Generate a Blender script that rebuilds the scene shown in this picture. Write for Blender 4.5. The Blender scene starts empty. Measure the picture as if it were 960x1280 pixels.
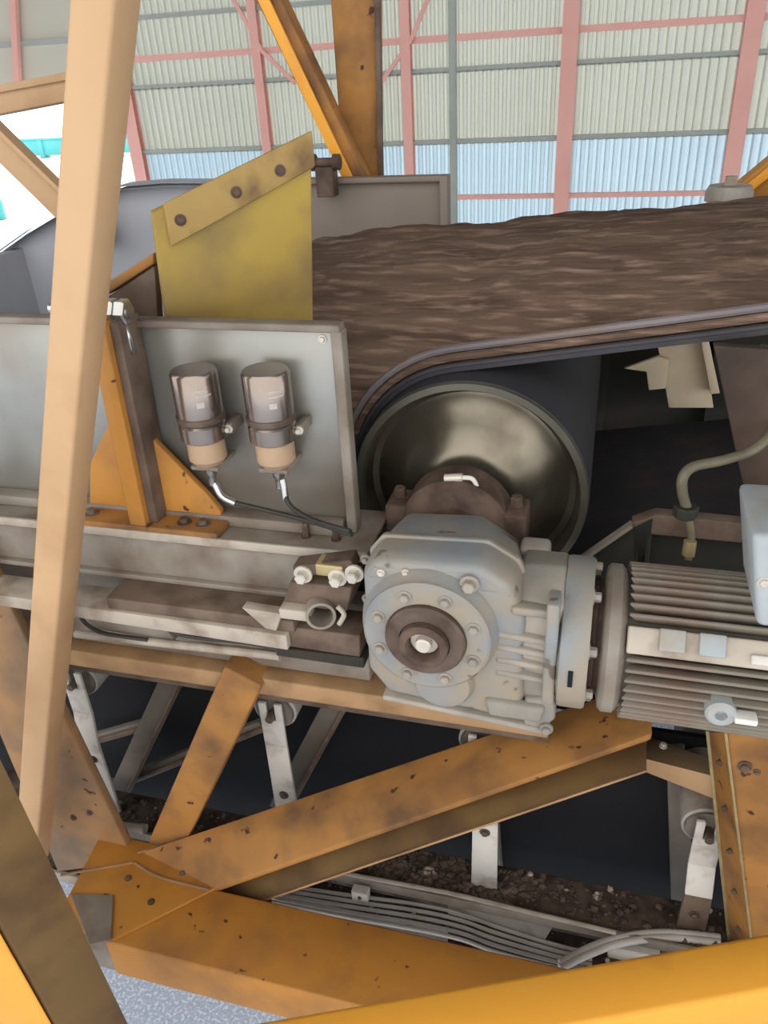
import bpy, bmesh, math, random
from mathutils import Vector, Matrix
random.seed(7)
scene = bpy.context.scene
COL = scene.collection
EYE = 3.6                                     # height of the viewer above the shed floor

# ------------------------------------------------------------------ camera (from the vanishing points)
F = 980.0
down = Vector((103, 1730, F)).normalized()
negx = Vector((-3780, -330, F)); negx = (negx - down * down.dot(negx)).normalized()
away = down.cross(negx)
def ray(u, v):
    d = Vector((u - 480, v - 640, F))
    return Vector((-negx.dot(d), away.dot(d), -down.dot(d)))
cam_data = bpy.data.cameras.new('camera'); cam = bpy.data.objects.new('camera', cam_data); COL.objects.link(cam)
ax_r = Vector((-negx.x, away.x, -down.x)); ax_d = Vector((-negx.y, away.y, -down.y)); ax_f = Vector((-negx.z, away.z, -down.z))
m = Matrix.Identity(4)
for i in range(3):
    m[i][0] = ax_r[i]; m[i][1] = -ax_d[i]; m[i][2] = -ax_f[i]
m[2][3] = EYE
cam.matrix_world = m
cam_data.sensor_fit = 'VERTICAL'; cam_data.sensor_height = 36.0; cam_data.lens = 36.0 * F / 1280.0
cam_data.clip_start = 0.05; cam_data.clip_end = 500
scene.camera = cam

# ------------------------------------------------------------------ sky, sun, exposure
w = bpy.data.worlds.new('world'); scene.world = w; w.use_nodes = True
bg = w.node_tree.nodes['Background']
bg.inputs[0].default_value = (1.0, 0.985, 0.955, 1); bg.inputs[1].default_value = 2.2
sun_d = bpy.data.lights.new('sun', 'SUN'); sun_d.energy = 6.0; sun_d.angle = math.radians(1.0); sun_d.color = (1.0, 0.96, 0.9)
sun = bpy.data.objects.new('sun', sun_d); COL.objects.link(sun)
sun.rotation_euler = Vector((0.35, -1.0, -0.85)).to_track_quat('-Z', 'Y').to_euler()
sun.location = (-8, 40, 30)
vs = scene.view_settings
vs.view_transform = 'Standard'; vs.look = 'None'; vs.gamma = 1.0; vs.exposure = 0.0; vs.use_curve_mapping = False

# ------------------------------------------------------------------ helpers
def V(x, y, h): return Vector((x, y, h + EYE))            # h is measured from eye height
def W(u, v, y): d = ray(u, v); d = d * (y / d.y); d.z += EYE; return d
def WZ(u, v, h): d = ray(u, v); d = d * (h / d.z); d.z += EYE; return d
def WX(u, v, x): d = ray(u, v); d = d * (x / d.x); d.z += EYE; return d
X, Y, Z = Vector((1, 0, 0)), Vector((0, 1, 0)), Vector((0, 0, 1))

def srgb(r, g, b):
    f = lambda c: ((c / 255 + 0.055) / 1.055) ** 2.4 if c > 10 else c / 255 / 12.92
    return (f(r), f(g), f(b), 1)

MATS = {}
def mat(name, c1, c2=None, scale=6.0, rough=0.6, metal=0.0, dirt=None, dirt_at=0.58, dirt_scale=3.0, speck=None, speck_at=0.68,
        speck_scale=30.0, bump=0.0, bump_scale=40.0, stretch=(1, 1, 1), spec=0.4, soft=0.12):
    mt = bpy.data.materials.new(name); mt.use_nodes = True; nt = mt.node_tree; N = nt.nodes; L = nt.links
    b = N['Principled BSDF']; b.inputs['Roughness'].default_value = rough; b.inputs['Metallic'].default_value = metal
    b.inputs['Specular IOR Level'].default_value = spec
    tc = N.new('ShaderNodeTexCoord'); mp = N.new('ShaderNodeMapping'); mp.inputs['Scale'].default_value = stretch
    L.new(tc.outputs['Object'], mp.inputs['Vector'])
    def noise(sc, det=4):
        n = N.new('ShaderNodeTexNoise'); n.inputs['Scale'].default_value = sc; n.inputs['Detail'].default_value = det
        L.new(mp.outputs[0], n.inputs['Vector']); return n.outputs['Fac']
    def ramp(src, a, bb):
        r = N.new('ShaderNodeMapRange'); r.inputs['From Min'].default_value = a; r.inputs['From Max'].default_value = bb
        L.new(src, r.inputs['Value']); return r.outputs[0]
    def mix(f, a, bb):
        x = N.new('ShaderNodeMix'); x.data_type = 'RGBA'
        L.new(f, x.inputs[0])
        for sock, val in ((x.inputs[6], a), (x.inputs[7], bb)):
            if isinstance(val, tuple): sock.default_value = val
            else: L.new(val, sock)
        return x.outputs[2]
    col = mix(ramp(noise(scale), 0.3, 0.7), c1, c2 or c1)
    if dirt: col = mix(ramp(noise(dirt_scale, 6), dirt_at - soft, dirt_at + soft), col, dirt)
    if speck: col = mix(ramp(noise(speck_scale, 2), speck_at, speck_at + 0.04), col, speck)
    L.new(col, b.inputs['Base Color'])
    if bump:
        bp = N.new('ShaderNodeBump'); bp.inputs['Strength'].default_value = bump; bp.inputs['Distance'].default_value = 0.01
        L.new(noise(bump_scale, 5), bp.inputs['Height']); L.new(bp.outputs[0], b.inputs['Normal'])
    MATS[name] = mt
    return mt

class MB:
    def __init__(s): s.v = []; s.f = []; s.sm = []
    def add(s, vs, fs, smooth=False):
        k = len(s.v); s.v += [Vector(p) for p in vs]
        s.f += [tuple(i + k for i in f) for f in fs]; s.sm += [smooth] * len(fs); return s
    def para(s, o, a, b, c):
        o = Vector(o); p = [o, o + a, o + a + b, o + b]; p += [q + c for q in p]
        return s.add(p, [(3, 2, 1, 0), (4, 5, 6, 7), (0, 1, 5, 4), (1, 2, 6, 5), (2, 3, 7, 6), (3, 0, 4, 7)])
    def box(s, x0, x1, y0, y1, h0, h1): return s.para(V(x0, y0, h0), X * (x1 - x0), Y * (y1 - y0), Z * (h1 - h0))
    def hexa(s, a, b):                                   # two quads, corresponding corners
        n = len(a)
        return s.add(list(a) + list(b), [tuple(range(n))[::-1], tuple(range(n, 2 * n))] + [(i, (i + 1) % n, (i + 1) % n + n, i + n) for i in range(n)])
    def prism(s, pts, off): return s.hexa([Vector(p) for p in pts], [Vector(p) + off for p in pts])
    def beam(s, p0, p1, w, h, ref=Y, more=0.0):          # centre line p0-p1, w along ref, h across; 'more' lengthens it past p0
        p0 = p0 + (p0 - p1) * more
        d = (p1 - p0).normalized(); a = (ref - d * d.dot(ref)).normalized(); b = d.cross(a)
        return s.para(p0 - a * w / 2 - b * h / 2, a * w, b * h, p1 - p0)
    def tube(s, path, r, n=10, closed_ends=True):
        path = [Vector(p) for p in path]; rings = []; prev = None
        for i, p in enumerate(path):
            d = (path[min(i + 1, len(path) - 1)] - path[max(i - 1, 0)]).normalized()
            if prev is None:
                a = d.cross(Z if abs(d.z) < 0.9 else X).normalized()
            else: a = (prev - d * d.dot(prev)).normalized()
            prev = a; b = d.cross(a)
            rr = r[i] if isinstance(r, (list, tuple)) else r
            rings.append([p + a * math.cos(2 * math.pi * k / n) * rr + b * math.sin(2 * math.pi * k / n) * rr for k in range(n)])
        return s.rings(rings, n, closed_ends)
    def rings(s, rings, n, caps=True, smooth=True):
        vs = [p for r in rings for p in r]; fs = []
        for i in range(len(rings) - 1):
            for k in range(n): fs.append((i * n + k, i * n + (k + 1) % n, (i + 1) * n + (k + 1) % n, (i + 1) * n + k))
        s.add(vs, fs, smooth)
        if caps:
            s.add(rings[0], [tuple(range(n))[::-1]]); s.add(rings[-1], [tuple(range(n))])
        return s
    def lathe(s, o, axis, prof, n=28, smooth=True, caps=True):      # prof: (radius, distance along the axis)
        axis = axis.normalized(); a = axis.cross(Z if abs(axis.z) < 0.9 else X).normalized(); b = axis.cross(a)
        R = [[o + axis * t + (a * math.cos(2 * math.pi * k / n) + b * math.sin(2 * math.pi * k / n)) * max(r, 1e-4) for k in range(n)] for r, t in prof]
        return s.rings(R, n, caps, smooth)
    def build(s, name, mt, parent=None, bevel=0.0, seg=2, label=None, angle=35):
        off = parent_loc(parent)
        me = bpy.data.meshes.new(name)
        bm = bmesh.new()
        bv = [bm.verts.new(p - off) for p in s.v]
        for f, sm in zip(s.f, s.sm):
            try: face = bm.faces.new([bv[i] for i in f]); face.smooth = sm
            except ValueError: pass
        bmesh.ops.remove_doubles(bm, verts=bm.verts, dist=1e-5)
        bmesh.ops.recalc_face_normals(bm, faces=bm.faces)
        if bevel:
            es = [e for e in bm.edges if len(e.link_faces) == 2 and e.calc_face_angle(0) > math.radians(angle)]
            bmesh.ops.bevel(bm, geom=es, offset=bevel, segments=seg, profile=0.5, affect='EDGES', clamp_overlap=True)
            for f in bm.faces: f.smooth = True
        for e in bm.edges:
            e.smooth = not (len(e.link_faces) == 2 and e.calc_face_angle(0) > math.radians(38 if not bevel else 50))
        bm.to_mesh(me); bm.free()
        ob = bpy.data.objects.new(name, me); COL.objects.link(ob)
        if mt: me.materials.append(MATS[mt] if isinstance(mt, str) else mt)
        if parent: ob.parent = parent
        if label: ob['label'] = label
        return ob

def parent_loc(p):
    o = Vector((0, 0, 0))
    while p is not None: o += p.location; p = p.parent
    return o
def thing(name, label, cat, loc, group=None):
    o = bpy.data.objects.new(name, None); COL.objects.link(o); o.location = loc; o.empty_display_size = 0.1
    o['label'] = label; o['category'] = cat
    if group: o['group'] = group
    return o
def tag(o, label, cat, group=None, kind=None):
    o['label'] = label; o['category'] = cat
    if group: o['group'] = group
    if kind: o['kind'] = kind
    return o
def struct(o, label=None):
    o['kind'] = 'structure'
    if label: o['label'] = label
    return o
def bolt(name, p, axis, r, h, mt, parent, hexed=True):
    b = MB().lathe(p - axis * 0.004, axis, [(r * 1.5, 0), (r * 1.5, 0.005 + r * 0.1), ], 14)
    b.lathe(p, axis, [(r, 0), (r, h * 0.85), (r * 0.8, h)], 6 if hexed else 12, smooth=not hexed)
    return b.build(name, mt, parent)
def spline(pts, n=6):
    pts = [Vector(p) for p in pts]; out = []
    for i in range(len(pts) - 1):
        p0 = pts[max(i - 1, 0)]; p1 = pts[i]; p2 = pts[i + 1]; p3 = pts[min(i + 2, len(pts) - 1)]
        for k in range(n):
            t = k / n
            out.append(0.5 * ((2 * p1) + (p2 - p0) * t + (2 * p0 - 5 * p1 + 4 * p2 - p3) * t * t + (3 * p1 - p0 - 3 * p2 + p3) * t ** 3))
    out.append(pts[-1]); return out

# ------------------------------------------------------------------ materials
mat('yellow_paint', srgb(194, 134, 54), srgb(180, 122, 52), 3, 0.55, dirt=srgb(150, 104, 56), dirt_at=0.6, dirt_scale=5, speck=srgb(78, 48, 28), speck_at=0.70, speck_scale=24)
mat('yellow_grey', srgb(166, 126, 84), srgb(146, 112, 78), 4, 0.7, dirt=srgb(118, 98, 78), dirt_at=0.5, dirt_scale=4, speck=srgb(70, 44, 28), speck_at=0.7, speck_scale=22)
mat('yellow_shade', srgb(122, 94, 52), srgb(106, 80, 46), 3, 0.7, dirt=srgb(86, 62, 38), dirt_at=0.55, dirt_scale=5)  # yellow steel turned brown: shade on the beam faces put into the colour
mat('chord_tan', srgb(182, 146, 104), srgb(166, 130, 92), 4, 0.6, dirt=srgb(136, 104, 72), dirt_at=0.55, dirt_scale=6)
mat('yellow_dirty', srgb(178, 126, 64), srgb(160, 110, 56), 4, 0.65, dirt=srgb(112, 80, 52), dirt_at=0.55, dirt_scale=5, speck=srgb(70, 44, 28), speck_at=0.68, speck_scale=22)
mat('yellow_dusty_lit', srgb(210, 172, 130), srgb(196, 158, 116), 2, 0.6, dirt=srgb(178, 136, 98), dirt_at=0.62, dirt_scale=3)  # dusty yellow; on the cross beam its paleness stands in for light
mat('yellow_lit', srgb(244, 172, 60), srgb(236, 162, 54), 2, 0.5, dirt=srgb(206, 140, 66), dirt_at=0.66, dirt_scale=4)  # brighter yellow holding the light on near faces and lit edges
mat('deflector_yellow', srgb(180, 152, 66), srgb(164, 136, 62), 3, 0.6, dirt=srgb(136, 112, 66), dirt_at=0.56, dirt_scale=4)
mat('deflector_band', srgb(176, 146, 84), srgb(160, 128, 78), 5, 0.7, dirt=srgb(120, 92, 62), dirt_at=0.6, dirt_scale=9)
mat('panel_steel', srgb(164, 162, 154), srgb(142, 142, 136), 2.5, 0.34, metal=0.55, dirt=srgb(140, 128, 114), dirt_at=0.58, dirt_scale=2.5)
mat('grey_steel', srgb(154, 145, 133), srgb(134, 125, 114), 4, 0.6, dirt=srgb(112, 96, 82), dirt_at=0.56, dirt_scale=6)
mat('light_steel', srgb(192, 182, 166), srgb(172, 160, 146), 5, 0.5, dirt=srgb(140, 122, 104), dirt_at=0.6, dirt_scale=10)
mat('brown_steel', srgb(120, 102, 88), srgb(104, 86, 72), 5, 0.7, dirt=srgb(82, 64, 52), dirt_at=0.55, dirt_scale=10)
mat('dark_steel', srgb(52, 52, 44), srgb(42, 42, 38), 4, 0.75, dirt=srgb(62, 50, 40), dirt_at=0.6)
mat('stringer_shade', srgb(92, 76, 64), srgb(78, 62, 52), 5, 0.8, dirt=srgb(58, 46, 38), dirt_at=0.5, dirt_scale=4)  # brown darkened to carry the shade below the belt
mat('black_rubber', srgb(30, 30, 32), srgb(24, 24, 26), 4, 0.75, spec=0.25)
mat('belt_rubber', srgb(62, 60, 64), srgb(54, 52, 56), 5, 0.65, dirt=srgb(74, 66, 62), dirt_at=0.62, dirt_scale=8)
mat('belt_edge_lit', srgb(126, 118, 120), srgb(106, 98, 100), 8, 0.6, dirt=srgb(126, 108, 96), dirt_at=0.55, dirt_scale=10, stretch=(0.2, 1, 1))  # paler rubber, light on the belt cover put into the colour
mat('hood_rubber', srgb(180, 182, 188), srgb(166, 168, 176), 2, 0.7)
mat('far_plate', srgb(138, 126, 116), srgb(124, 112, 102), 3, 0.6)
mat('pulley_steel', srgb(144, 137, 122), srgb(112, 104, 90), 3, 0.3, metal=0.85, dirt=srgb(82, 71, 58), dirt_at=0.6, dirt_scale=4)
mat('pulley_rim', srgb(120, 116, 104), srgb(100, 96, 86), 4, 0.4, metal=0.6)
mat('lagging', srgb(58, 58, 62), srgb(50, 50, 54), 5, 0.7)
mat('gear_paint', srgb(146, 150, 152), srgb(128, 133, 136), 9, 0.5, dirt=srgb(158, 146, 128), dirt_at=0.5, dirt_scale=6, speck=srgb(108, 98, 86), speck_at=0.66, speck_scale=18, bump=0.12, bump_scale=60)
mat('gear_dust', srgb(174, 164, 150), srgb(154, 146, 134), 8, 0.65, dirt=srgb(138, 134, 126), dirt_at=0.55, dirt_scale=6, bump=0.12, bump_scale=60)
mat('rust_steel', srgb(112, 92, 78), srgb(92, 74, 62), 12, 0.75, dirt=srgb(70, 54, 46), dirt_at=0.52, dirt_scale=14, bump=0.35, bump_scale=50)
mat('shaft_steel', srgb(120, 104, 92), srgb(104, 88, 78), 10, 0.45, metal=0.4, dirt=srgb(84, 68, 58), dirt_at=0.55, dirt_scale=14)
mat('bright_bolt', srgb(222, 214, 200), srgb(200, 194, 182), 20, 0.4, metal=0.3)
mat('brass', srgb(196, 178, 130), srgb(170, 150, 108), 20, 0.4, metal=0.5)
mat('chrome', srgb(206, 204, 200), srgb(170, 168, 164), 8, 0.2, metal=0.9)
mat('motor_fin', srgb(142, 134, 120), srgb(116, 110, 98), 7, 0.6, dirt=srgb(128, 106, 92), dirt_at=0.54, dirt_scale=5)
mat('motor_body', srgb(88, 84, 74), srgb(74, 70, 62), 7, 0.7)
mat('motor_band', srgb(200, 188, 172), srgb(176, 164, 150), 6, 0.5, dirt=srgb(140, 122, 106), dirt_at=0.58, dirt_scale=9)
mat('terminal_grey', srgb(176, 182, 184), srgb(160, 166, 168), 6, 0.5, dirt=srgb(160, 150, 136), dirt_at=0.58, dirt_scale=8)
mat('lube_cap', srgb(158, 146, 136), srgb(132, 120, 112), 9, 0.2, metal=0.85)
mat('lube_cup', srgb(190, 160, 130), srgb(172, 144, 116), 6, 0.35)
mat('white_paint', srgb(222, 218, 210), srgb(204, 198, 190), 6, 0.5, dirt=srgb(150, 134, 116), dirt_at=0.64, dirt_scale=10)
mat('roller_grey', srgb(180, 176, 168), srgb(162, 156, 148), 6, 0.5, dirt=srgb(118, 106, 94), dirt_at=0.58, dirt_scale=7)
mat('brace_grey', srgb(128, 120, 110), srgb(110, 102, 92), 5, 0.6, dirt=srgb(96, 84, 72), dirt_at=0.56)
mat('dirty_beam', srgb(104, 90, 78), srgb(84, 70, 60), 14, 0.85, dirt=srgb(60, 48, 40), dirt_at=0.52, dirt_scale=18, speck=srgb(190, 176, 158), speck_at=0.72, speck_scale=40, bump=0.5, bump_scale=40)
mat('debris', srgb(112, 96, 84), srgb(76, 62, 52), 10, 0.85, speck=srgb(196, 184, 168), speck_at=0.64, speck_scale=12)
mat('ore', srgb(112, 92, 78), srgb(80, 64, 54), 16, 0.95, dirt=srgb(142, 118, 102), dirt_at=0.62, dirt_scale=42, stretch=(0.16, 1, 1.6), bump=0.5, bump_scale=44, spec=0.12, soft=0.12)
mat('cable_grey', srgb(218, 214, 208), srgb(192, 188, 180), 8, 0.5)
mat('cable_dark', srgb(60, 56, 50), srgb(46, 44, 40), 8, 0.5)
mat('hose_green', srgb(120, 112, 92), srgb(92, 86, 70), 12, 0.5)
mat('primer_pink', srgb(250, 190, 176), srgb(244, 180, 168), 1, 0.6)
mat('girt_grey', srgb(184, 188, 178), srgb(172, 176, 168), 1, 0.6)
mat('cream_lit', srgb(250, 234, 204), srgb(226, 204, 170), 5, 0.5)  # pale cream carries the light falling on the bracket
mat('cladding_grey', srgb(222, 216, 196), srgb(212, 206, 188), 0.4, 0.7)
mat('floor_gravel', srgb(206, 216, 234), srgb(174, 188, 212), 60, 0.8, speck=srgb(232, 238, 248), speck_at=0.54, speck_scale=70)
mat('yard_concrete', srgb(226, 224, 216), srgb(216, 214, 208), 0.3, 0.8)
mat('teal_paint', srgb(96, 190, 200), srgb(80, 176, 190), 0.4, 0.6)
mat('roof_sheet', srgb(150, 150, 146), srgb(140, 140, 136), 1, 0.7)
mat('print_grey', srgb(186, 178, 168), None, 5, 0.5)
mat('print_white', srgb(226, 222, 214), None, 5, 0.5)

def sheet_mat(name, col, trans):
    mt = bpy.data.materials.new(name); mt.use_nodes = True; nt = mt.node_tree; N = nt.nodes; L = nt.links
    N.remove(N['Principled BSDF']); out = N['Material Output']
    tc = N.new('ShaderNodeTexCoord'); no = N.new('ShaderNodeTexNoise'); no.inputs['Scale'].default_value = 0.6
    L.new(tc.outputs['Object'], no.inputs['Vector'])
    mx = N.new('ShaderNodeMix'); mx.data_type = 'RGBA'; mx.inputs[6].default_value = col
    mx.inputs[7].default_value = tuple(c * 0.88 for c in col[:3]) + (1,); L.new(no.outputs['Fac'], mx.inputs[0])
    d = N.new('ShaderNodeBsdfDiffuse'); t = N.new('ShaderNodeBsdfTranslucent'); s = N.new('ShaderNodeMixShader'); s.inputs[0].default_value = trans
    L.new(mx.outputs[2], d.inputs[0]); L.new(mx.outputs[2], t.inputs[0]); L.new(d.outputs[0], s.inputs[1]); L.new(t.outputs[0], s.inputs[2])
    L.new(s.outputs[0], out.inputs[0]); MATS[name] = mt
sheet_mat('sheet_cream', srgb(202, 206, 198), 0.2)
sheet_mat('sheet_blue', srgb(190, 210, 222), 0.27)

# ================================================================== SETTING
WY = 20.0; ROOF = 6.5; FL = -EYE
fl = MB().box(-60, 60, -60, WY + 0.2, FL - 0.3, FL).build('floor', 'floor_gravel'); struct(fl, 'bluish grey gravel floor of the shed')
yd = MB().box(-90, 60, WY + 0.2, 140, FL - 0.3, FL - 0.01).build('floor_yard', 'yard_concrete'); struct(yd, 'white sunlit concrete yard outside the shed')
ce = MB().box(-45, 30, -4, WY + 1.5, ROOF, ROOF + 0.15).build('ceiling', 'roof_sheet'); struct(ce, 'high sheeted roof of the shed')

wall = thing('wall_back', 'corrugated translucent shed wall with pink steel frame', 'wall', V(0, WY, FL)); del wall['category']; wall['kind'] = 'structure'
COLX = [-12.0 + 3.6 * k for k in range(-1, 12)]
COLX[1] = -12.05
rows = [(FL, -1.57, 'sheet_blue'), (-1.57, -0.1, 'sheet_cream'), (-0.1, ROOF, 'sheet_cream')]
cache = {}
for bi in range(1, len(COLX) - 1):
    x0 = COLX[bi]; x1 = COLX[bi + 1]
    for ri, (h0, h1, mt) in enumerate(rows):
        key = (round(x1 - x0, 3), ri)
        if key in cache:
            o = bpy.data.objects.new('cladding_sheet', cache[key]); COL.objects.link(o); o.parent = wall; o.location = (x0 + 12.05, 0, 0)
        else:
            b = MB(); pr = []; n = 20; p = (x1 - x0) / n
            for k in range(n):
                a = -12.05 + k * p
                pr += [(a, 0.0), (a + p * 0.5, 0.0), (a + p * 0.56, 0.11), (a + p * 0.94, 0.11)]
            pr.append((-12.05 + x1 - x0, 0.0))
            dy = -0.012 * ri
            vs_ = [V(a, WY + d + dy, h0 - (0.08 if ri else 0)) for a, d in pr] + [V(a, WY + d + dy, h1) for a, d in pr]; q = len(pr)
            b.add(vs_, [(i, i + 1, i + 1 + q, i + q) for i in range(q - 1)])
            o = b.build('cladding_sheet', mt, wall); cache[key] = o.data; o.location = (x0 + 12.05, 0, 0)
# opaque cladding over and beyond the doorway on the left
MB().box(-22, -12.05, WY, WY + 0.06, -0.12, ROOF).build('header_cladding', 'cladding_grey', wall)
MB().box(-45, -19.5, WY, WY + 0.06, FL, ROOF).build('end_cladding', 'cladding_grey', wall)
MB().box(-22, -12.05, WY - 0.08, WY, 0.95, 1.07).build('girt', 'girt_grey', wall)
for cx in (-16.4, -15.2):
    MB().beam(V(cx, WY - 0.15, -0.1), V(cx + 0.9, WY - 0.15, 3.2), 0.14, 0.16).build('brace', 'primer_pink', wall)
for k, cx in enumerate(COLX[1:7]):
    wd = 0.34 if k in (0, 3, 4) else 0.22
    b = MB().box(cx - wd / 2, cx + wd / 2, WY - 0.22, WY - 0.2, FL, ROOF).box(cx - 0.01, cx + 0.01, WY - 0.2, WY - 0.02, FL, ROOF).box(cx - wd / 2, cx + wd / 2, WY - 0.03, WY - 0.01, FL, ROOF)
    b.build('column', 'primer_pink', wall)
for h, th, mt, xa in ((0.5, 0.13, 'primer_pink', -12), (-0.1, 0.085, 'girt_grey', -12), (-1.57, 0.085, 'girt_grey', -12), (-2.8, 0.10, 'primer_pink', -4.6), (1.35, 0.1, 'girt_grey', -12)):
    MB().box(xa, 12, WY - 0.13, WY - 0.04, h - th / 2, h + th / 2).box(xa, 12, WY - 0.05, WY - 0.015, h + th / 2 - 0.03, h + th / 2).build('girt', mt, wall)
MB().box(-3.83, -3.66, WY - 0.17, WY - 0.03, FL, ROOF).build('downpipe', 'girt_grey', wall, 0.03)
for (xa, ha, xb, hb) in ((-4.67, 0.5, -3.9, 1.9), (-4.67, 0.5, -5.5, -0.4), (-8.25, 0.5, -7.5, -0.2), (-8.25, 0.5, -9.0, 1.9), (2.42, 0.5, 1.9, 1.9)):
    MB().beam(V(xa, WY - 0.2, ha), V(xb, WY - 0.2, hb), 0.05, 0.09).build('tie_rod', 'primer_pink', wall)

# outside, through the doorway
b = thing('yard_barrier', 'long teal barrier across the bright yard beyond the doorway', 'barrier', V(-34, 44, FL))
MB().box(-52, -20, 43.9, 44.3, FL + 0.12, FL + 0.95).build('board', 'teal_paint', b, 0.02)
MB().box(-52, -20, 43.85, 44.35, FL + 0.95, FL + 1.05).build('cap_rail', 'teal_paint', b, 0.02)
for k in range(11): MB().box(-52 + 3.15 * k, -51.7 + 3.15 * k, 43.8, 44.4, FL, FL + 0.95).build('foot', 'teal_paint', b, 0.02)
d = thing('drum', 'small teal drum standing outside the doorway at the far left', 'drum', W(8, 310, 21))
p = V(W(8, 300, 22.5).x, 22.5, FL)
d.location = p
MB().lathe(p, Z, [(0.19, 0), (0.2, 0.03), (0.19, 0.06), (0.19, 0.25), (0.2, 0.27), (0.19, 0.29), (0.19, 0.55), (0.2, 0.57), (0.17, 0.57)], 20).build('shell', 'teal_paint', d)
MB().lathe(p + Z * 0.57, Z, [(0.03, 0), (0.03, 0.03)], 10).build('bung', 'dark_steel', d)

# ================================================================== YELLOW TRUSS
tr = thing('truss_frame', 'yellow steel truss of slanted posts, diagonals and chords under the conveyor', 'truss', V(-1.2, 1.4, -2.48))
# slanted square post crossing the left of the view
MB().beam(W(138, -60, 1.34), W(40, 1075, 1.34), 0.085, 0.078, more=0.35).build('post', 'yellow_dusty_lit', tr, 0.008)
# lower chord along the machine
MB().box(-1.33, 1.1, 1.15, 1.395, -2.478, -2.306).build('chord', 'yellow_paint', tr, 0.008)
# level diagonal from the node towards the back
L0 = WZ(265, 1112, -2.304); U0 = WZ(172, 1066, -2.304); L1 = W(815, 918, 1.66); U1 = WZ(815, 849, L1.z - EYE)
dg = MB().prism([L0, L1, U1, U0], Z * -0.022).build('diagonal', 'yellow_dirty', tr, 0.006)          # channel open to the viewer, brown inside to carry the front's shade
o0, o1 = U0 - L0, U1 - L1
MB().prism([L0 + o0 * 0.45, L1 + o1 * 0.45, L1 + o1 * 0.55, L0 + o0 * 0.55], Z * -0.13).build('web', 'yellow_shade', dg)
MB().prism([L0 - Z * 0.13, L1 - Z * 0.13, U1 - Z * 0.13, U0 - Z * 0.13], Z * -0.012).build('lower_flange', 'yellow_shade', dg, 0.003)
MB().beam(L0 - Z * 0.134, L1 - Z * 0.134, 0.006, 0.02, X).build('flange_edge', 'chord_tan', dg)
# node plate
MB().prism([V(-1.52, 1.16, -2.31), V(-1.30, 1.16, -2.31), V(-1.06, 1.40, -2.31), V(-1.36, 1.5, -2.31), V(-1.56, 1.5, -2.31)], Z * 0.012).build('node_plate', 'yellow_paint', tr, 0.003)
MB().prism([WZ(88, 1118, -2.297), WZ(142, 1120, -2.297), WZ(139, 1176, -2.297), WZ(112, 1182, -2.297)], Z * 0.006).build('patch_plate', 'grey_steel', tr, 0.002)
for wp in ([(76, 1094), (120, 1086), (166, 1078)], [(168, 1078), (200, 1096), (262, 1112)], [(172, 1066), (210, 1053), (248, 1040)]):
    MB().tube(spline([WZ(u, v, -2.298) for u, v in wp]), 0.005, 6).build('weld_bead', 'yellow_grey', tr)
MB().prism([V(-1.46, 1.155, -2.312), V(-1.32, 1.155, -2.312), V(-1.32, 1.155, -2.47), V(-1.46, 1.155, -2.47)], Y * 0.2).build('node_block', 'grey_steel', tr, 0.004)
# wide diagonal coming down from the upper left
MB().prism([W(-70, 590, 1.47), W(168, 1078, 1.47), W(72, 1090, 1.47), W(-70, 755, 1.47)], Y * 0.035).build('diagonal', 'yellow_grey', tr, 0.006)
# short diagonal up to the conveyor beam
MB().beam(W(212, 1050, 1.56), W(312, 832, 1.575), 0.1, 0.12).build('diagonal', 'yellow_dirty', tr, 0.006)
# conveyor beam
MB().box(-2.3, -0.05, 1.55, 1.665, -1.567, -1.505).build('chord', 'chord_tan', tr, 0.006)
MB().box(-2.3, -0.05, 1.665, 1.69, -1.7, -1.505).build('chord_web', 'brown_steel', tr, 0.003)
for (u, v, y) in ((112, 1016, 1.468), (92, 1022, 1.468), (130, 1098, 1.468)):
    bolt('bolt', W(u, v, y), -Y, 0.008, 0.008, 'brown_steel', tr)
for (x, y) in ((-1.42, 1.26), (-1.37, 1.36), (-1.25, 1.3), (-1.2, 1.42)):
    bolt('bolt', V(x, y, -2.298), Z, 0.008, 0.006, 'brown_steel', tr)

# near brace in the bottom left corner
m0, m1 = W(-60, 1048, 0.78), W(110, 1352, 0.78)
r0 = W(-60, 832, 0.9); off = r0 - m0
nb = thing('corner_brace', 'yellow diagonal beam, shaded side coloured brown, cutting the bottom left corner, nearest the viewer', 'beam', m1)
a = (m1 - m0)
sid = W(0, 945, 0.9) - W(0, 1155, 0.78); sid = sid - a.normalized() * a.normalized().dot(sid)
lef = Vector((-0.16, 0.0, -0.05)); lef = lef - a.normalized() * a.normalized().dot(lef)
MB().para(m0 - a * 0.2, a * 1.4, sid, lef).build('web', 'yellow_shade', nb, 0.005)
MB().para(m0 - a * 0.2 - sid * 0.05, a * 1.4, sid * -0.04, lef * 1.1).build('flange', 'yellow_lit', nb, 0.003)  # bright yellow paints the highlight along the edge

# near beam bottom right
zD = -1.563
t0, t1 = WZ(550, 1280, zD), WZ(960, 1165, zD); f0, f1 = WZ(740, 1280, zD), WZ(960, 1240, zD)
nd = (f1 - f0).normalized()
n2 = t1 - f0; n2 = n2 - nd * n2.dot(nd)
fr = thing('front_beam', 'bright orange-yellow beam across the bottom right corner', 'beam', f0 - Z * 0.12)
MB().para(f0 - nd * 0.9, nd * 2.2, n2, Z * -0.15).build('box_section', 'yellow_lit', fr, 0.012)
MB().para(f0 - nd * 0.9 - n2 * 0.03 - Z * 0.155, nd * 2.2, n2 * 1.06, Z * -0.012).build('bottom_plate', 'yellow_lit', fr, 0.002)

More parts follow.
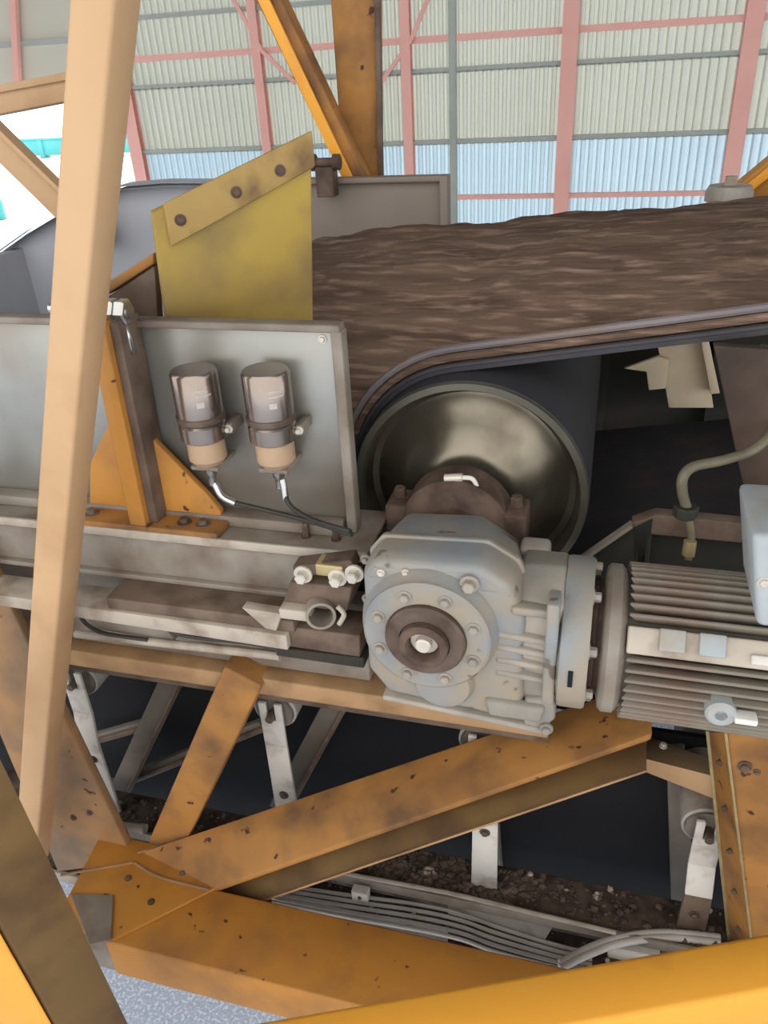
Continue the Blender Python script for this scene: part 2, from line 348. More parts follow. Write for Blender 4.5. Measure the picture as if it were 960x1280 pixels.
# box column under the motor on the right
cl = thing('box_column', 'yellow box column with a dark riveted flange below the motor', 'column', W(925, 1165, 1.62))
c0, c1 = W(908, 915, 1.6), W(942, 1190, 1.6)
l0, l1 = W(886, 915, 1.72), W(914, 1190, 1.72)
sd = (l0 - c0)
MB().hexa([c0, c0 + X * 0.3, l0 + X * 0.3, l0], [c1, c1 + X * 0.3, l1 + X * 0.3, l1]).build('box_section', 'yellow_dirty', cl, 0.004)
fd = (c1 - c0)
MB().para(c0 - X * 0.006 - Y * 0.006, fd, X * 0.008, Y * 0.012).build('edge_strip', 'brass', cl, 0.002)
MB().hexa([l0 - X * 0.008, l0 + X * 0.004, l0 + X * 0.004 + Y * 0.01, l0 - X * 0.008 + Y * 0.01], [l1 - X * 0.008, l1 + X * 0.004, l1 + X * 0.004 + Y * 0.01, l1 - X * 0.008 + Y * 0.01]).build('edge_strip', 'brass', cl, 0.002)
for k in range(5):
    t = 0.12 + 0.19 * k
    pc = (c0 + fd * t) * 0.5 + (l0 + (l1 - l0) * t) * 0.5
    bolt('rivet', pc - X * 0.004, (-X - Y * 0.1).normalized(), 0.006, 0.008, 'brown_steel', cl)
bolt('bolt', W(931, 958, 1.598), -Y, 0.012, 0.012, 'brown_steel', cl)
bolt('bolt', W(946, 965, 1.598), -Y, 0.006, 0.008, 'brown_steel', cl)

# tan knee brace
kb = thing('knee_brace', 'tan knee brace sloping from the level diagonal to the box column', 'beam', W(900, 990, 1.75))
MB().hexa([W(750, 934, 1.95), W(760, 947, 1.95), W(775, 930, 2.1), W(790, 912, 2.1)], [W(900, 972, 1.76), W(900, 1002, 1.76), W(915, 990, 1.9), W(915, 958, 1.9)]).build('bar', 'yellow_dusty_lit', kb, 0.005)
bolt('bolt', W(829, 932, 1.9), Z, 0.008, 0.01, 'bright_bolt', kb)

# ================================================================== UPPER YELLOW STEEL (behind the chute)
up = thing('upright_post', 'wide orange-yellow upright post standing behind the chute', 'post', W(455, 224, 3.3))
uq = [W(411, -30, 3.3), W(469, -30, 3.3), W(478, -30, 3.42), W(420, -30, 3.42)]; uo = (W(440, -30, 3.3) - W(453, 250, 3.3)) * 1.6
MB().rings([[p + uo for p in uq], uq, [W(431, 250, 3.3), W(474, 250, 3.3), W(480, 250, 3.42), W(434, 250, 3.42)]], 4, True, False).build('box_section', 'yellow_dirty', up, 0.008)
MB().beam(W(471, -30, 3.28), W(477, 250, 3.28), 0.02, 0.02, more=1.6).build('edge_strip', 'brown_steel', up, 0.002)
br = thing('sloping_brace', 'narrow yellow brace sloping down to the upright post', 'brace', W(450, 222, 3.22))
MB().beam(W(322, -40, 3.2), W(455, 240, 3.2), 0.09, 0.085, more=1.6).build('angle_bar', 'yellow_dirty', br, 0.006)
MB().beam(W(311, -40, 3.13), W(443, 240, 3.13), 0.012, 0.04, more=1.6).build('lip', 'yellow_lit', br, 0.002)  # lip in brighter yellow paints the lit left edge
rb = thing('corner_brace_right', 'orange brace end at the right edge above the belt load', 'brace', W(940, 255, 3.4)); rb.name = 'brace_end'
MB().beam(W(1010, 185, 3.4), W(915, 262, 3.4), 0.1, 0.13, more=8).build('bar', 'yellow_paint', rb, 0.006)
MB().beam(W(1010, 175, 3.33), W(915, 252, 3.33), 0.02, 0.03, more=8).build('lip', 'yellow_lit', rb, 0.002)
cb = thing('cross_beam', 'pale cream beam across the doorway at the upper left', 'beam', W(60, 130, 3.6))
MB().beam(W(-60, 140, 3.6), W(150, 98, 3.6), 0.12, 0.105, more=2).build('box_section', 'yellow_dusty_lit', cb, 0.008)  # yellow member made pale to paint the doorway light on it
MB().beam(W(-60, 122, 3.53), W(150, 83, 3.53), 0.02, 0.03, more=2).build('lip', 'yellow_dusty_lit', cb, 0.002)
db = thing('doorway_brace', 'pale tan diagonal brace in front of the bright doorway', 'brace', W(98, 270, 3.0))
MB().beam(W(-60, 118, 3.0), W(130, 305, 3.0), 0.09, 0.1, more=2).build('box_section', 'yellow_dusty_lit', db, 0.008)
MB().beam(W(-60, 108, 2.94), W(130, 292, 2.94), 0.012, 0.02, more=2).build('lip', 'yellow_dusty_lit', db, 0.002)

# ================================================================== CHUTE
PYc = 1.62
ch = thing('discharge_chute', 'grey steel discharge chute left of the head pulley', 'chute', V(-1.1, 1.8, -1.01))
xr = W(412, 415, PYc).x; zt = W(300, 408, PYc).z - EYE; zb = -1.012; xs = W(150, 404, PYc).x; xl = -2.0
MB().box(xs, xr + 0.012, PYc, PYc + 0.012, zb, zt).build('side_panel', 'panel_steel', ch, 0.002)
MB().box(xl, xs - 0.01, PYc, PYc + 0.012, zb, zt).build('side_panel', 'panel_steel', ch, 0.002)
MB().box(xs, xr + 0.03, PYc - 0.022, PYc + 0.02, zt - 0.004, zt + 0.014).build('top_lip', 'grey_steel', ch, 0.004)
MB().box(xl, xs - 0.01, PYc - 0.022, PYc + 0.02, zt - 0.004, zt + 0.014).build('top_lip', 'grey_steel', ch, 0.004)
MB().box(xr + 0.008, xr + 0.034, PYc - 0.022, PYc + 0.02, zb, zt).build('end_lip', 'grey_steel', ch, 0.004)
MB().box(xs - 0.02, xs + 0.008, PYc - 0.012, PYc + 0.015, zb, zt).build('joint_strip', 'brown_steel', ch, 0.004)
MB().box(xs, xr, PYc - 0.05, PYc, zb, zb + 0.03).build('bottom_flange', 'grey_steel', ch, 0.004)
MB().box(xl, xs, PYc - 0.05, PYc, zb, zb + 0.03).build('bottom_flange', 'grey_steel', ch, 0.004)
bolt('bolt', W(403, 424, PYc - 0.002), -Y, 0.007, 0.008, 'bright_bolt', ch)
FY = 3.1
pf = W(553, 224, FY)
MB().box(-1.4, pf.x, FY, FY + 0.02, -1.4, pf.z - EYE).build('far_panel', 'far_plate', ch, 0.003)
MB().box(-1.4, pf.x, FY - 0.03, FY + 0.03, pf.z - EYE - 0.005, pf.z - EYE + 0.015).build('far_lip', 'far_plate', ch, 0.003)
MB().box(pf.x - 0.005, pf.x + 0.025, FY - 0.03, FY + 0.03, -1.2, pf.z - EYE + 0.015).build('far_lip', 'far_plate', ch, 0.003)
# curved dark rubber hood on the far left
hp = [W(u, v, FY) for u, v in ((-60, 352), (0, 318), (45, 286), (85, 262), (125, 242), (165, 231), (215, 227), (275, 227), (300, 227))]
lo = [Vector((p.x, p.y, EYE - 1.3)) for p in hp]
MB().prism(hp + lo[::-1][:1] + [lo[0]], Y * 0.03).build('hood_side', 'hood_rubber', ch)
b = MB()
q = len(hp); hh = [p - Y * 0.0 for p in hp]; h2 = [p - Y * 0.07 - Z * 0.01 for p in hp]
b.add(hh + h2 + [p + Z * 0.012 for p in hh] + [p + Z * 0.012 for p in h2], [(i, i + 1, i + 1 + q, i + q) for i in range(q - 1)] + [(i + 2 * q, i + 1 + 2 * q, i + 1 + 3 * q, i + 3 * q) for i in range(q - 1)])
b.build('hood_roof', 'hood_rubber', ch)
MB().box(-2.6, -1.0, 1.7, 3.05, -1.5, -1.45).build('chute_floor', 'dark_steel', ch)
MB().box(-2.6, -2.55, 1.65, 3.1, -1.45, -0.62).build('end_panel', 'hood_rubber', ch)

# yellow deflector plate facing the stream
df = thing('deflector_plate', 'yellow deflector plate with bolted top band standing above the chute', 'deflector', W(205, 400, 1.82))
A0, A1 = W(190, 266, 1.67), W(389, 168, 1.9); B0, B1 = W(206, 420, 1.67), W(390, 420, 1.9)
B0.z -= 0.15; B1.z -= 0.05
e = (A1 - A0); nrm = Vector((e.y, -e.x, 0)).normalized(); dn = Vector((0, 0, -0.085))
MB().hexa([A0, A1, B1, B0], [p - nrm * 0.04 for p in (A0, A1, B1, B0)]).build('plate', 'deflector_yellow', df, 0.004)
n2_ = nrm * 0.012
MB().hexa([A0 + e * 0.07 + n2_ + Z * 0.008, A1 + n2_ + Z * 0.008, A1 + n2_ + dn * 0.8, A0 + e * 0.07 + n2_ + dn], [A0 + e * 0.07 + Z * 0.008, A1 + Z * 0.008, A1 + dn * 0.8, A0 + e * 0.07 + dn]).build('top_band', 'deflector_band', df, 0.003)
for t in (0.15, 0.5, 0.78):
    bolt('bolt', A0 + e * t + n2_ - Z * 0.04, nrm, 0.009, 0.008, 'rust_steel', df)
# clamp fixture behind its high corner
fx = thing('clamp_fixture', 'small rusty bolt clamp at the high corner of the yellow plate', 'clamp', W(402, 214, 3.02))
q = W(401, 203, 3.02)
MB().lathe(q - X * 0.05, X, [(0.03, 0), (0.03, 0.03), (0.016, 0.03), (0.016, 0.1), (0.028, 0.1), (0.028, 0.125)], 12).build('pin', 'rust_steel', fx)
MB().box(q.x - 0.02, q.x + 0.05, q.y - 0.02, q.y + 0.04, q.z - EYE - 0.12, q.z - EYE - 0.015).build('lug', 'rust_steel', fx, 0.004)

# short orange strut and dark web between the post and deflector
st = thing('hood_strut', 'short orange strut between the slanted post and the yellow deflector', 'strut', W(165, 345, 1.8))
MB().hexa([W(120, 362, 1.8), W(192, 316, 1.8), W(192, 330, 1.8), W(128, 372, 1.8)], [W(120, 362, 1.8) + Y * 0.08, W(192, 316, 1.8) + Y * 0.08, W(192, 330, 1.8) + Y * 0.08, W(128, 372, 1.8) + Y * 0.08]).build('bar', 'yellow_dirty', st, 0.004)
MB().prism([W(130, 374, 1.81), W(193, 332, 1.81), W(198, 410, 1.81), W(150, 410, 1.81)], Y * 0.03).build('web', 'brown_steel', st, 0.003)

# clamping bolt through the top flange, beside the post
cbolt = thing('flange_bolt', 'chrome threaded clamping bolt with nuts on the chute lip behind the post', 'bolt', W(115, 398, 1.58))
q0, q1 = W(64, 385, 1.56), W(162, 390, 1.56); dd = (q1 - q0).normalized()
MB().tube([q0, q1], 0.014, 12).build('rod', 'chrome', cbolt)
for t in (0.1, 0.72, 0.86):
    p = q0.lerp(q1, t); MB().lathe(p, dd, [(0.028, 0), (0.03, 0.004), (0.03, 0.022), (0.026, 0.026)], 6, False).build('nut', 'chrome', cbolt)
MB().tube([q1 - dd * 0.02 - Z * 0.02, q1 - dd * 0.015 - Z * 0.1], 0.008, 8).build('stud', 'chrome', cbolt)

# orange stiffener bracket
sb = thing('stiffener_bracket', 'orange triangular stiffener bracket bolted in front of the chute panel', 'bracket', V(-1.15, 1.55, -1.01))
p0, p1 = W(126, 402, 1.53), W(182, 668, 1.53)
MB().beam(p0, p1, 0.05, 0.046).build('post', 'yellow_paint', sb, 0.004)
MB().beam(p0 + Y * 0.04 + X * 0.034, p1 + Y * 0.04 + X * 0.034, 0.09, 0.026).build('flange', 'brown_steel', sb, 0.003)  # brown here paints the shade on the bracket's right side
MB().prism([W(112, 655, 1.575), W(112, 580, 1.575), W(140, 520, 1.575), W(186, 545, 1.575), W(262, 622, 1.575), W(276, 640, 1.575), W(276, 662, 1.575)], Y * 0.02).build('gusset', 'yellow_paint', sb, 0.003)
MB().box(W(104, 660, 1.52).x, W(276, 668, 1.52).x, 1.5, 1.61, -1.011, -0.992).build('base_plate', 'yellow_dirty', sb, 0.004)
for u in (120, 255, 232): bolt('bolt', V(W(u, 660, 1.54).x, 1.54, -0.992), Z, 0.013, 0.014, 'brown_steel', sb)

# ================================================================== SUPPORT CHANNEL and LEDGES below the chute
sc = thing('support_channel', 'grey steel channel running below the chute panels with stepped ledges', 'channel', V(-1.1, 1.6, -1.45))
MB().box(-2.3, -0.50, 1.5, 1.72, -1.024, -1.012).build('top_flange', 'grey_steel', sc, 0.003)
MB().box(-2.3, -0.62, 1.515, 1.53, -1.15, -1.02).build('web', 'grey_steel', sc, 0.003)
MB().box(-2.3, -0.50, 1.497, 1.507, -1.03, -1.006).build('edge_lip', 'light_steel', sc, 0.002)
MB().box(-2.3, -0.62, 1.5, 1.72, -1.165, -1.15).build('lower_flange', 'grey_steel', sc, 0.003)
xL, xR = W(140, 728, 1.45).x, W(372, 752, 1.45).x
MB().box(xL, xR, 1.41, 1.54, -1.2, -1.165).build('ledge', 'brown_steel', sc, 0.003)
MB().hexa([V(-2.3, 1.42, -1.205), V(xR - 0.02, 1.40, -1.205), V(xR - 0.02, 1.40, -1.25), V(-2.3, 1.42, -1.235)], [V(-2.3, 1.5, -1.2), V(xR - 0.02, 1.5, -1.2), V(xR - 0.02, 1.5, -1.25), V(-2.3, 1.5, -1.235)]).build('ledge_lip', 'light_steel', sc, 0.003)
MB().prism([W(302, 760, 1.395), W(352, 768, 1.395), W(345, 789, 1.395), W(332, 786, 1.395)], Y * 0.03).build('lip_end', 'light_steel', sc, 0.002)
MB().box(-2.3, -0.55, 1.60, 1.66, -1.5, -1.235).build('skirt_backing', 'grey_steel', sc, 0.003)
for (u0, v0, u1, v1) in ((98, 760, 200, 775), (205, 772, 330, 792)):
    a = W(u0, v0, 1.47); c = W(u1, v1, 1.47)
    MB().hexa([a, c, c - Z * 0.07 + X * 0.03, a - Z * 0.07 + X * 0.03], [a + Y * 0.03, c + Y * 0.03, c - Z * 0.07 + X * 0.03 + Y * 0.03, a - Z * 0.07 + X * 0.03 + Y * 0.03]).build('skirt_plate', 'grey_steel', sc, 0.004)
MB().tube([W(95, 792, 1.46), W(350, 820, 1.46)], 0.012, 8).build('edge_tube', 'light_steel', sc)
for (nm, lab, pts, r) in (
    ('cable', 'dark cable running along the skirt plates below the ledge', [(90, 757), (120, 768), (160, 770), (200, 776), (216, 790), (250, 797), (310, 803), (350, 812)], 0.007),
    ('cable', 'thin dark cable looping down at the left of the skirt plates', [(96, 765), (108, 780), (125, 790), (150, 795), (185, 800)], 0.006)):
    tag(MB().tube(spline([W(u, v, 1.455) for u, v in pts]), r, 8).build(nm, 'cable_dark', None), lab, 'cable')

# clamp cluster with pipe end beside the gearbox
cc = thing('clamp_block', 'rusty clamp block with bright bolts and an open pipe end beside the gearbox', 'clamp', W(400, 800, 1.42))
MB().hexa([W(362, 728, 1.40), W(440, 735, 1.40), W(434, 765, 1.40), W(352, 757, 1.40)], [p + Y * 0.12 for p in (W(362, 728, 1.40), W(440, 735, 1.40), W(434, 765, 1.40), W(352, 757, 1.40))]).build('block', 'brown_steel', cc, 0.005)
MB().hexa([W(345, 782, 1.42), W(450, 795, 1.42), W(450, 822, 1.42), W(345, 806, 1.42)], [p + Y * 0.1 for p in (W(345, 782, 1.42), W(450, 795, 1.42), W(450, 822, 1.42), W(345, 806, 1.42))]).build('lower_block', 'brown_steel', cc, 0.004)
MB().hexa([W(345, 810, 1.43), W(455, 823, 1.43), W(455, 836, 1.43), W(345, 820, 1.43)], [p + Y * 0.1 for p in (W(345, 810, 1.43), W(455, 823, 1.43), W(455, 836, 1.43), W(345, 820, 1.43))]).build('rail', 'dark_steel', cc, 0.004)
pc = W(401, 768, 1.38); pa = Vector((0.35, -1, 0.1)).normalized()
b = MB().lathe(pc - pa * 0.12, pa, [(0.036, 0), (0.036, 0.13), (0.029, 0.13), (0.028, 0.02), (0.0, 0.02)], 24); b.build('pipe_end', 'grey_steel', cc)
MB().tube(spline([W(422, 758, 1.37), W(430, 768, 1.37), W(424, 780, 1.37)]), 0.006, 8).build('clip', 'light_steel', cc)
MB().box(W(352, 758, 1.39).x, W(388, 762, 1.39).x, 1.37, 1.42, W(360, 768, 1.39).z - EYE, W(360, 756, 1.39).z - EYE).build('bar', 'light_steel', cc, 0.004)
for (u, v, mt) in ((379, 718, 'bright_bolt'), (422, 722, 'bright_bolt'), (443, 717, 'bright_bolt')):
    bolt('bolt', W(u, v, 1.40), -Y, 0.015, 0.025, mt, cc)
MB().box(W(396, 712, 1.41).x, W(430, 712, 1.41).x, 1.40, 1.45, W(410, 718, 1.41).z - EYE, W(410, 704, 1.41).z - EYE).build('brass_block', 'brass', cc, 0.004)
MB().beam(W(372, 708, 1.43), W(445, 700, 1.43), 0.05, 0.03).build('strap', 'brown_steel', cc, 0.004)
for (u, v) in ((384, 680), (421, 680)): bolt('stud', V(W(u, v, 1.56).x, 1.56, -1.012), Z, 0.009, 0.04, 'shaft_steel', cc)

# ================================================================== LUBRICATORS
def lubricator(u, v, label):
    y = 1.545; t = W(u, v, y)
    b = thing('grease_lubricator', label, 'lubricator', t - Z * 0.25, 'lubricators on the chute panel')
    o = t - Z * 0.235
    MB().lathe(o, Z, [(0.034, 0.0), (0.046, 0.015), (0.046, 0.07)], 28).build('cup', 'lube_cup', b)
    MB().lathe(o, Z, [(0.05, 0.065), (0.056, 0.07), (0.056, 0.105), (0.052, 0.11)], 28).build('collar', 'lube_cap', b)
    MB().lathe(o, Z, [(0.0545, 0.112), (0.058, 0.117), (0.058, 0.128), (0.055, 0.13)], 28).build('band', 'shaft_steel', b)
    c = MB().lathe(o, Z, [(0.055, 0.13), (0.055, 0.23), (0.051, 0.236)], 28).build('cap', 'lube_cap', b)
    for k, (h, l) in enumerate(((0.198, 0.3), (0.186, 0.42), (0.16, 0.2))):       # printed lines on the cap
        pr = MB(); n = 6; a0 = -1.15
        pts = [o + Vector((math.cos(a0 + l * i / n * 1.6) * 0.0556, math.sin(a0 + l * i / n * 1.6) * 0.0556, h)) for i in range(n + 1)]
        pr.add(pts + [p + Z * (0.004 if k < 2 else 0.014) for p in pts], [(i, i + 1, i + 2 + n, i + 1 + n) for i in range(n)]).build('print', 'print_grey', c)
    MB().box(o.x - 0.036, o.x + 0.036, y - 0.03, PYc, o.z - EYE - 0.01, o.z - EYE).build('shelf', 'grey_steel', b, 0.002)
    MB().lathe(o - Z * 0.012, -Z, [(0.014, 0), (0.014, 0.02), (0.01, 0.025), (0.01, 0.05)], 12).build('fitting', 'chrome', b)
    MB().box(o.x + 0.05, o.x + 0.07, y + 0.01, PYc, o.z - EYE + 0.075, o.z - EYE + 0.1).build('clamp_lug', 'grey_steel', b, 0.003)
    bolt('clamp_screw', Vector((o.x + 0.061, y + 0.01, o.z + 0.087)), -Y, 0.007, 0.012, 'bright_bolt', b)
    return o
o1 = lubricator(241, 462, 'metallic grease lubricator nearer the orange bracket, left of the pair')
o2 = lubricator(331, 462, 'metallic grease lubricator nearer the pulley, right of the pair')
def hose(label, pts, r, mt, elbow):
    h = thing('grease_hose', label, 'hose', pts[-1], 'grease hoses below the lubricators')
    MB().tube(spline(pts), r, 10).build('tube', mt, h)
    MB().tube(spline(elbow, 4), r * 1.5, 10).build('elbow', 'chrome', h)
s1 = o1 - Z * 0.06; s2 = o2 - Z * 0.06
hose('dark grease hose from the left lubricator with chrome elbow', [W(292, 628, 1.54), W(330, 637, 1.53), (W(385, 651, 1.5)), W(440, 668, 1.44)], 0.006, 'cable_dark', [s1, W(268, 604, 1.545), W(277, 620, 1.54), W(294, 629, 1.54)])
hose('dark grease hose from the right lubricator with straight chrome stem', [W(357, 622, 1.53), W(366, 635, 1.52), W(392, 650, 1.49), W(438, 664, 1.44)], 0.006, 'cable_dark', [s2, W(353, 600, 1.545), W(357, 624, 1.535)])

# ================================================================== HEAD PULLEY, BELT, ORE
PX0, PH0, PR = -0.322, -1.032, 0.325
pu = thing('head_pulley', 'large steel head pulley with dished end disc behind the gearbox', 'pulley', V(PX0, 1.9, PH0))
o = V(PX0, 1.885, PH0)
MB().lathe(o, Y, [(0.30, 0.02), (PR - 0.012, 0.0), (PR, 0.01), (PR, 1.12), (PR - 0.012, 1.13), (0.0, 1.13)], 64, caps=False).build('drum', 'lagging', pu)
MB().lathe(o - Y * 0.004, Y, [(PR - 0.002, 0.012), (PR - 0.004, 0), (PR - 0.022, 0), (PR - 0.026, 0.02)], 64, caps=False).build('rim', 'pulley_rim', pu)
MB().lathe(o, Y, [(0.30, 0.016), (0.297, 0.03), (0.288, 0.06), (0.272, 0.07), (0.262, 0.066), (0.2, 0.022), (0.15, -0.02), (0.12, -0.03), (0.0, -0.03)], 64, caps=False).build('end_disc', 'pulley_steel', pu)
MB().lathe(o - Y * 0.055, Y, [(0.09, 0.0), (0.10, 0.01), (0.10, 0.12)], 40).build('hub', 'pulley_steel', pu)
for k in range(8):
    a = k * math.pi / 4
    bolt('hub_bolt', o + Vector((math.cos(a) * 0.08, -0.055, math.sin(a) * 0.08)), -Y, 0.008, 0.012, 'shaft_steel', pu)
MB().lathe(V(PX0, 1.45, PH0), Y, [(0.055, 0), (0.055, 0.45)], 32).build('shaft', 'shaft_steel', pu)

# plummer block between gearbox and pulley
pb = thing('bearing_housing', 'rusty bearing housing with white grease pipe between gearbox and pulley', 'bearing', V(PX0, 1.72, -1.3))
bo = V(PX0, 1.66, PH0)
MB().lathe(bo, Y, [(0.08, 0), (0.125, 0.012), (0.14, 0.03), (0.14, 0.12), (0.12, 0.14), (0.07, 0.145)], 36).build('housing', 'rust_steel', pb)
MB().box(PX0 - 0.22, PX0 + 0.22, 1.67, 1.79, PH0 - 0.14, PH0 - 0.06).build('foot', 'rust_steel', pb, 0.01)
for sx in (-1, 1):
    MB().box(PX0 + sx * 0.15 - 0.03, PX0 + sx * 0.15 + 0.03, 1.68, 1.78, PH0 - 0.08, PH0 + 0.06).build('lug', 'rust_steel', pb, 0.008)
    bolt('bolt', V(PX0 + sx * 0.15, 1.73, PH0 + 0.06), Z, 0.016, 0.03, 'rust_steel', pb)
MB().tube(spline([W(556, 598, 1.70), W(580, 597, 1.70), W(592, 600, 1.70), W(598, 616, 1.70)], 5), 0.006, 8).build('grease_pipe', 'print_white', pb)
MB().tube([W(556, 598, 1.70), W(578, 597, 1.70)], 0.011, 10).build('grease_nipple', 'bright_bolt', pb)

# belt: carrying strand, wrap, return strand
SL = 0.167                       # rise of the belt per metre to the right
ang = math.atan(SL)
Y0, Y1 = 1.945, 3.0; TH = 0.016
def belt_pts(rr):
    pts = []
    n = Vector((-math.sin(ang), 0, math.cos(ang))); t = Vector((math.cos(ang), 0, math.sin(ang)))
    c = V(PX0, 0, PH0)
    for k in range(14, 0, -1): pts.append((c + n * rr + t * (0.24 * k), 1.0))
    for k in range(25):
        a = math.pi / 2 + ang + k / 24 * (math.pi - 0.0)
        pts.append((c + Vector((math.cos(a), 0, math.sin(a))) * rr, 0.0))
    for k in range(1, 12): pts.append((c - n * rr + t * (0.24 * k) , 0.0))
    return pts
def trough(f, yy, s):                               # dip in the middle of the carrying strand, growing away from the pulley
    return -0.12 * f * (1 - ((yy - 2.475) / 0.53) ** 2) if s else 0
bpts_o, bpts_i = belt_pts(PR + TH + 0.002), belt_pts(PR + 0.002)
NY = 10
def belt_mesh(ya, yb):
    b = MB(); rows_ = []
    for i in range(len(bpts_o)):
        ring = []
        f = min(1.0, max(0, (14 - i)) / 10.0) if i < 14 else 0
        for j in range(NY + 1):
            yy = ya + (yb - ya) * j / NY
            p = bpts_o[i][0]; ring.append(Vector((p.x, yy, p.z + trough(f, yy, i < 14))))
        for j in range(NY, -1, -1):
            yy = ya + (yb - ya) * j / NY
            p = bpts_i[i][0]; ring.append(Vector((p.x, yy, p.z + trough(f, yy, i < 14))))
        rows_.append(ring)
    return b.rings(rows_, 2 * (NY + 1), True, True)
bt = thing('conveyor_belt', 'dark rubber conveyor belt wrapping over the head pulley', 'belt', V(PX0, 1.9, PH0 - 0.34))
belt_mesh(Y0 + 0.012, Y1).build('belt', 'belt_rubber', bt)
# edge ribs on the near edge; palest one stands in for lit belt cover
for rr, r0, mt in ((PR + TH, 0.009, 'belt_rubber'), (PR + TH + 0.02, 0.011, 'ore'), (PR + TH + 0.04, 0.011, 'belt_edge_lit')):
    pts = [Vector((p.x, Y0 + 0.01 + (rr - PR) * 0.6, p.z)) for p, _ in belt_pts(rr)][:-14]
    MB().tube(pts, r0, 8).build('edge_rib', mt, bt)

# ore load: heap on the belt that shoots off over the pulley into the chute
def ore_section(i, n, x):
    """centre-line bottom height and peak height at a distance x left/right of the pulley top"""
from mathutils import noise as mn
ore = MB(); rings_ = []; NC = 26
xs_ = []
x = 3.0
while x > -1.05: xs_.append(x); x -= 0.028
top0 = V(PX0, 0, PH0).z + PR + TH
for x in xs_:
    dx = x - PX0
    if dx > -0.05: base = top0 + SL * dx + 0.004
    else: base = top0 - 0.05 * SL - 0.17 * (dx + 0.05) ** 2
    thick = 0.258 - 0.085 * min(1.0, max(0.0, (x + 0.45) / 0.85))
    spread = 1.0
    ring = []
    for j in range(NC + 1):
        t = j / NC; yy = 1.985 + 0.98 * t
        prof = (math.sin(math.pi * min(1, t * 1.25) ) if t < 0.4 else (1.0 if t < 0.6 else math.sin(math.pi * (1 - min(1, (1 - t) * 1.25)))))
        prof = max(0.0, min(1.0, 1 - abs(2 * t - 1) ** 2.2))
        nz = mn.fractal(Vector((x * 3.2, yy * 14, base * 3)), 0.9, 2.1, 4) * 0.017 * min(1, prof * 4 + 0.2)
        nz += mn.fractal(Vector((x * 9, yy * 30, 5.0)), 0.9, 2.1, 3) * 0.008 * min(1, prof * 4 + 0.2)
        edge = 0.012
        ring.append(Vector((x, yy, base + edge + thick * prof + nz)))
    for j in range(NC, -1, -1):
        t = j / NC; yy = 1.99 + 0.97 * t
        ring.append(Vector((x, yy, base - (0.0 if dx > -0.05 else min(0.05 + 0.25 * min(1, -dx), max(0.0, (0.345 - math.sqrt(max(0.0, 0.345 ** 2 - dx * dx))) - 0.17 * (dx + 0.05) ** 2 - 0.012))))))
    rings_.append(ring)
ore.rings(rings_, 2 * (NC + 1), True, True)
og = tag(ore.build('ore_load', 'ore'), 'brown ore heaped on the moving belt and streaming over the head pulley', 'ore', None, 'stuff')

# carrying idlers beneath the belt and the vertical guide roller above it
gi = W(911, 245, 3.15)
gr = thing('guide_roller', 'grey vertical guide roller at the far edge of the belt load', 'roller', gi - Z * 0.3)
MB().lathe(gi - Z * 0.3, Z, [(0.06, 0), (0.065, 0.01), (0.065, 0.27), (0.06, 0.28), (0.08, 0.285), (0.08, 0.315), (0.07, 0.335), (0.0, 0.338)], 28).build('shell', 'roller_grey', gr)
MB().lathe(gi + Z * 0.035, Z, [(0.02, 0), (0.02, 0.03)], 12).build('axle_cap', 'light_steel', gr)
ii = W(984, 470, 1.96)
ir = thing('carrying_idler', 'shiny carrying idler roller under the belt at the right edge', 'roller', ii - Z * 0.1)
MB().lathe(ii, Vector((0.1, 1, -0.25)), [(0.05, 0), (0.062, 0.008), (0.066, 0.02), (0.066, 0.34)], 28).build('shell', 'chrome', ir)
MB().lathe(ii - Y * 0.02, Vector((0.1, 1, -0.25)), [(0.02, 0), (0.02, 0.03)], 12).build('axle', 'shaft_steel', ir)

# far side of the machine, its sheets darkened for shade below the belt
fs = thing('far_side_frame', 'dark steel side frame of the conveyor seen below the belt', 'frame', V(0.2, 3.25, -2.6))
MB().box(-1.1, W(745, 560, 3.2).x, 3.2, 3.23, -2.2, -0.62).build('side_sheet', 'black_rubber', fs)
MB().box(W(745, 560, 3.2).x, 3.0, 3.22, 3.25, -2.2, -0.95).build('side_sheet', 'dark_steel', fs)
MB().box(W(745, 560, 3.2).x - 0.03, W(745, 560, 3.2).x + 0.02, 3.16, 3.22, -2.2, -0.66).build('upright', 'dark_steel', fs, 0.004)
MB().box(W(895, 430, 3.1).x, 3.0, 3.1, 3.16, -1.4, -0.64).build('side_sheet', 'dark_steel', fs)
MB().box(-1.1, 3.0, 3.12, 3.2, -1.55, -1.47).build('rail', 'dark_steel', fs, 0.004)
ib = thing('idler_bracket', 'idler bracket beneath the belt, light on it put into a pale cream colour', 'bracket', W(850, 508, 2.9))
MB().prism([W(821, 428, 2.92), W(880, 428, 2.92), W(892, 510, 2.92), W(836, 510, 2.92)], Y * 0.02).build('plate', 'cream_lit', ib, 0.003)
MB().prism([W(876, 426, 2.86), W(886, 426, 2.86), W(900, 492, 2.86), W(888, 493, 2.86)], Y * 0.06).build('flange', 'cream_lit', ib, 0.003)
MB().prism([W(780, 461, 2.88), W(822, 446, 2.88), W(836, 450, 2.88), W(832, 486, 2.88), W(811, 488, 2.88), W(808, 465, 2.88)], Y * 0.02).build('arm', 'cream_lit', ib, 0.003)

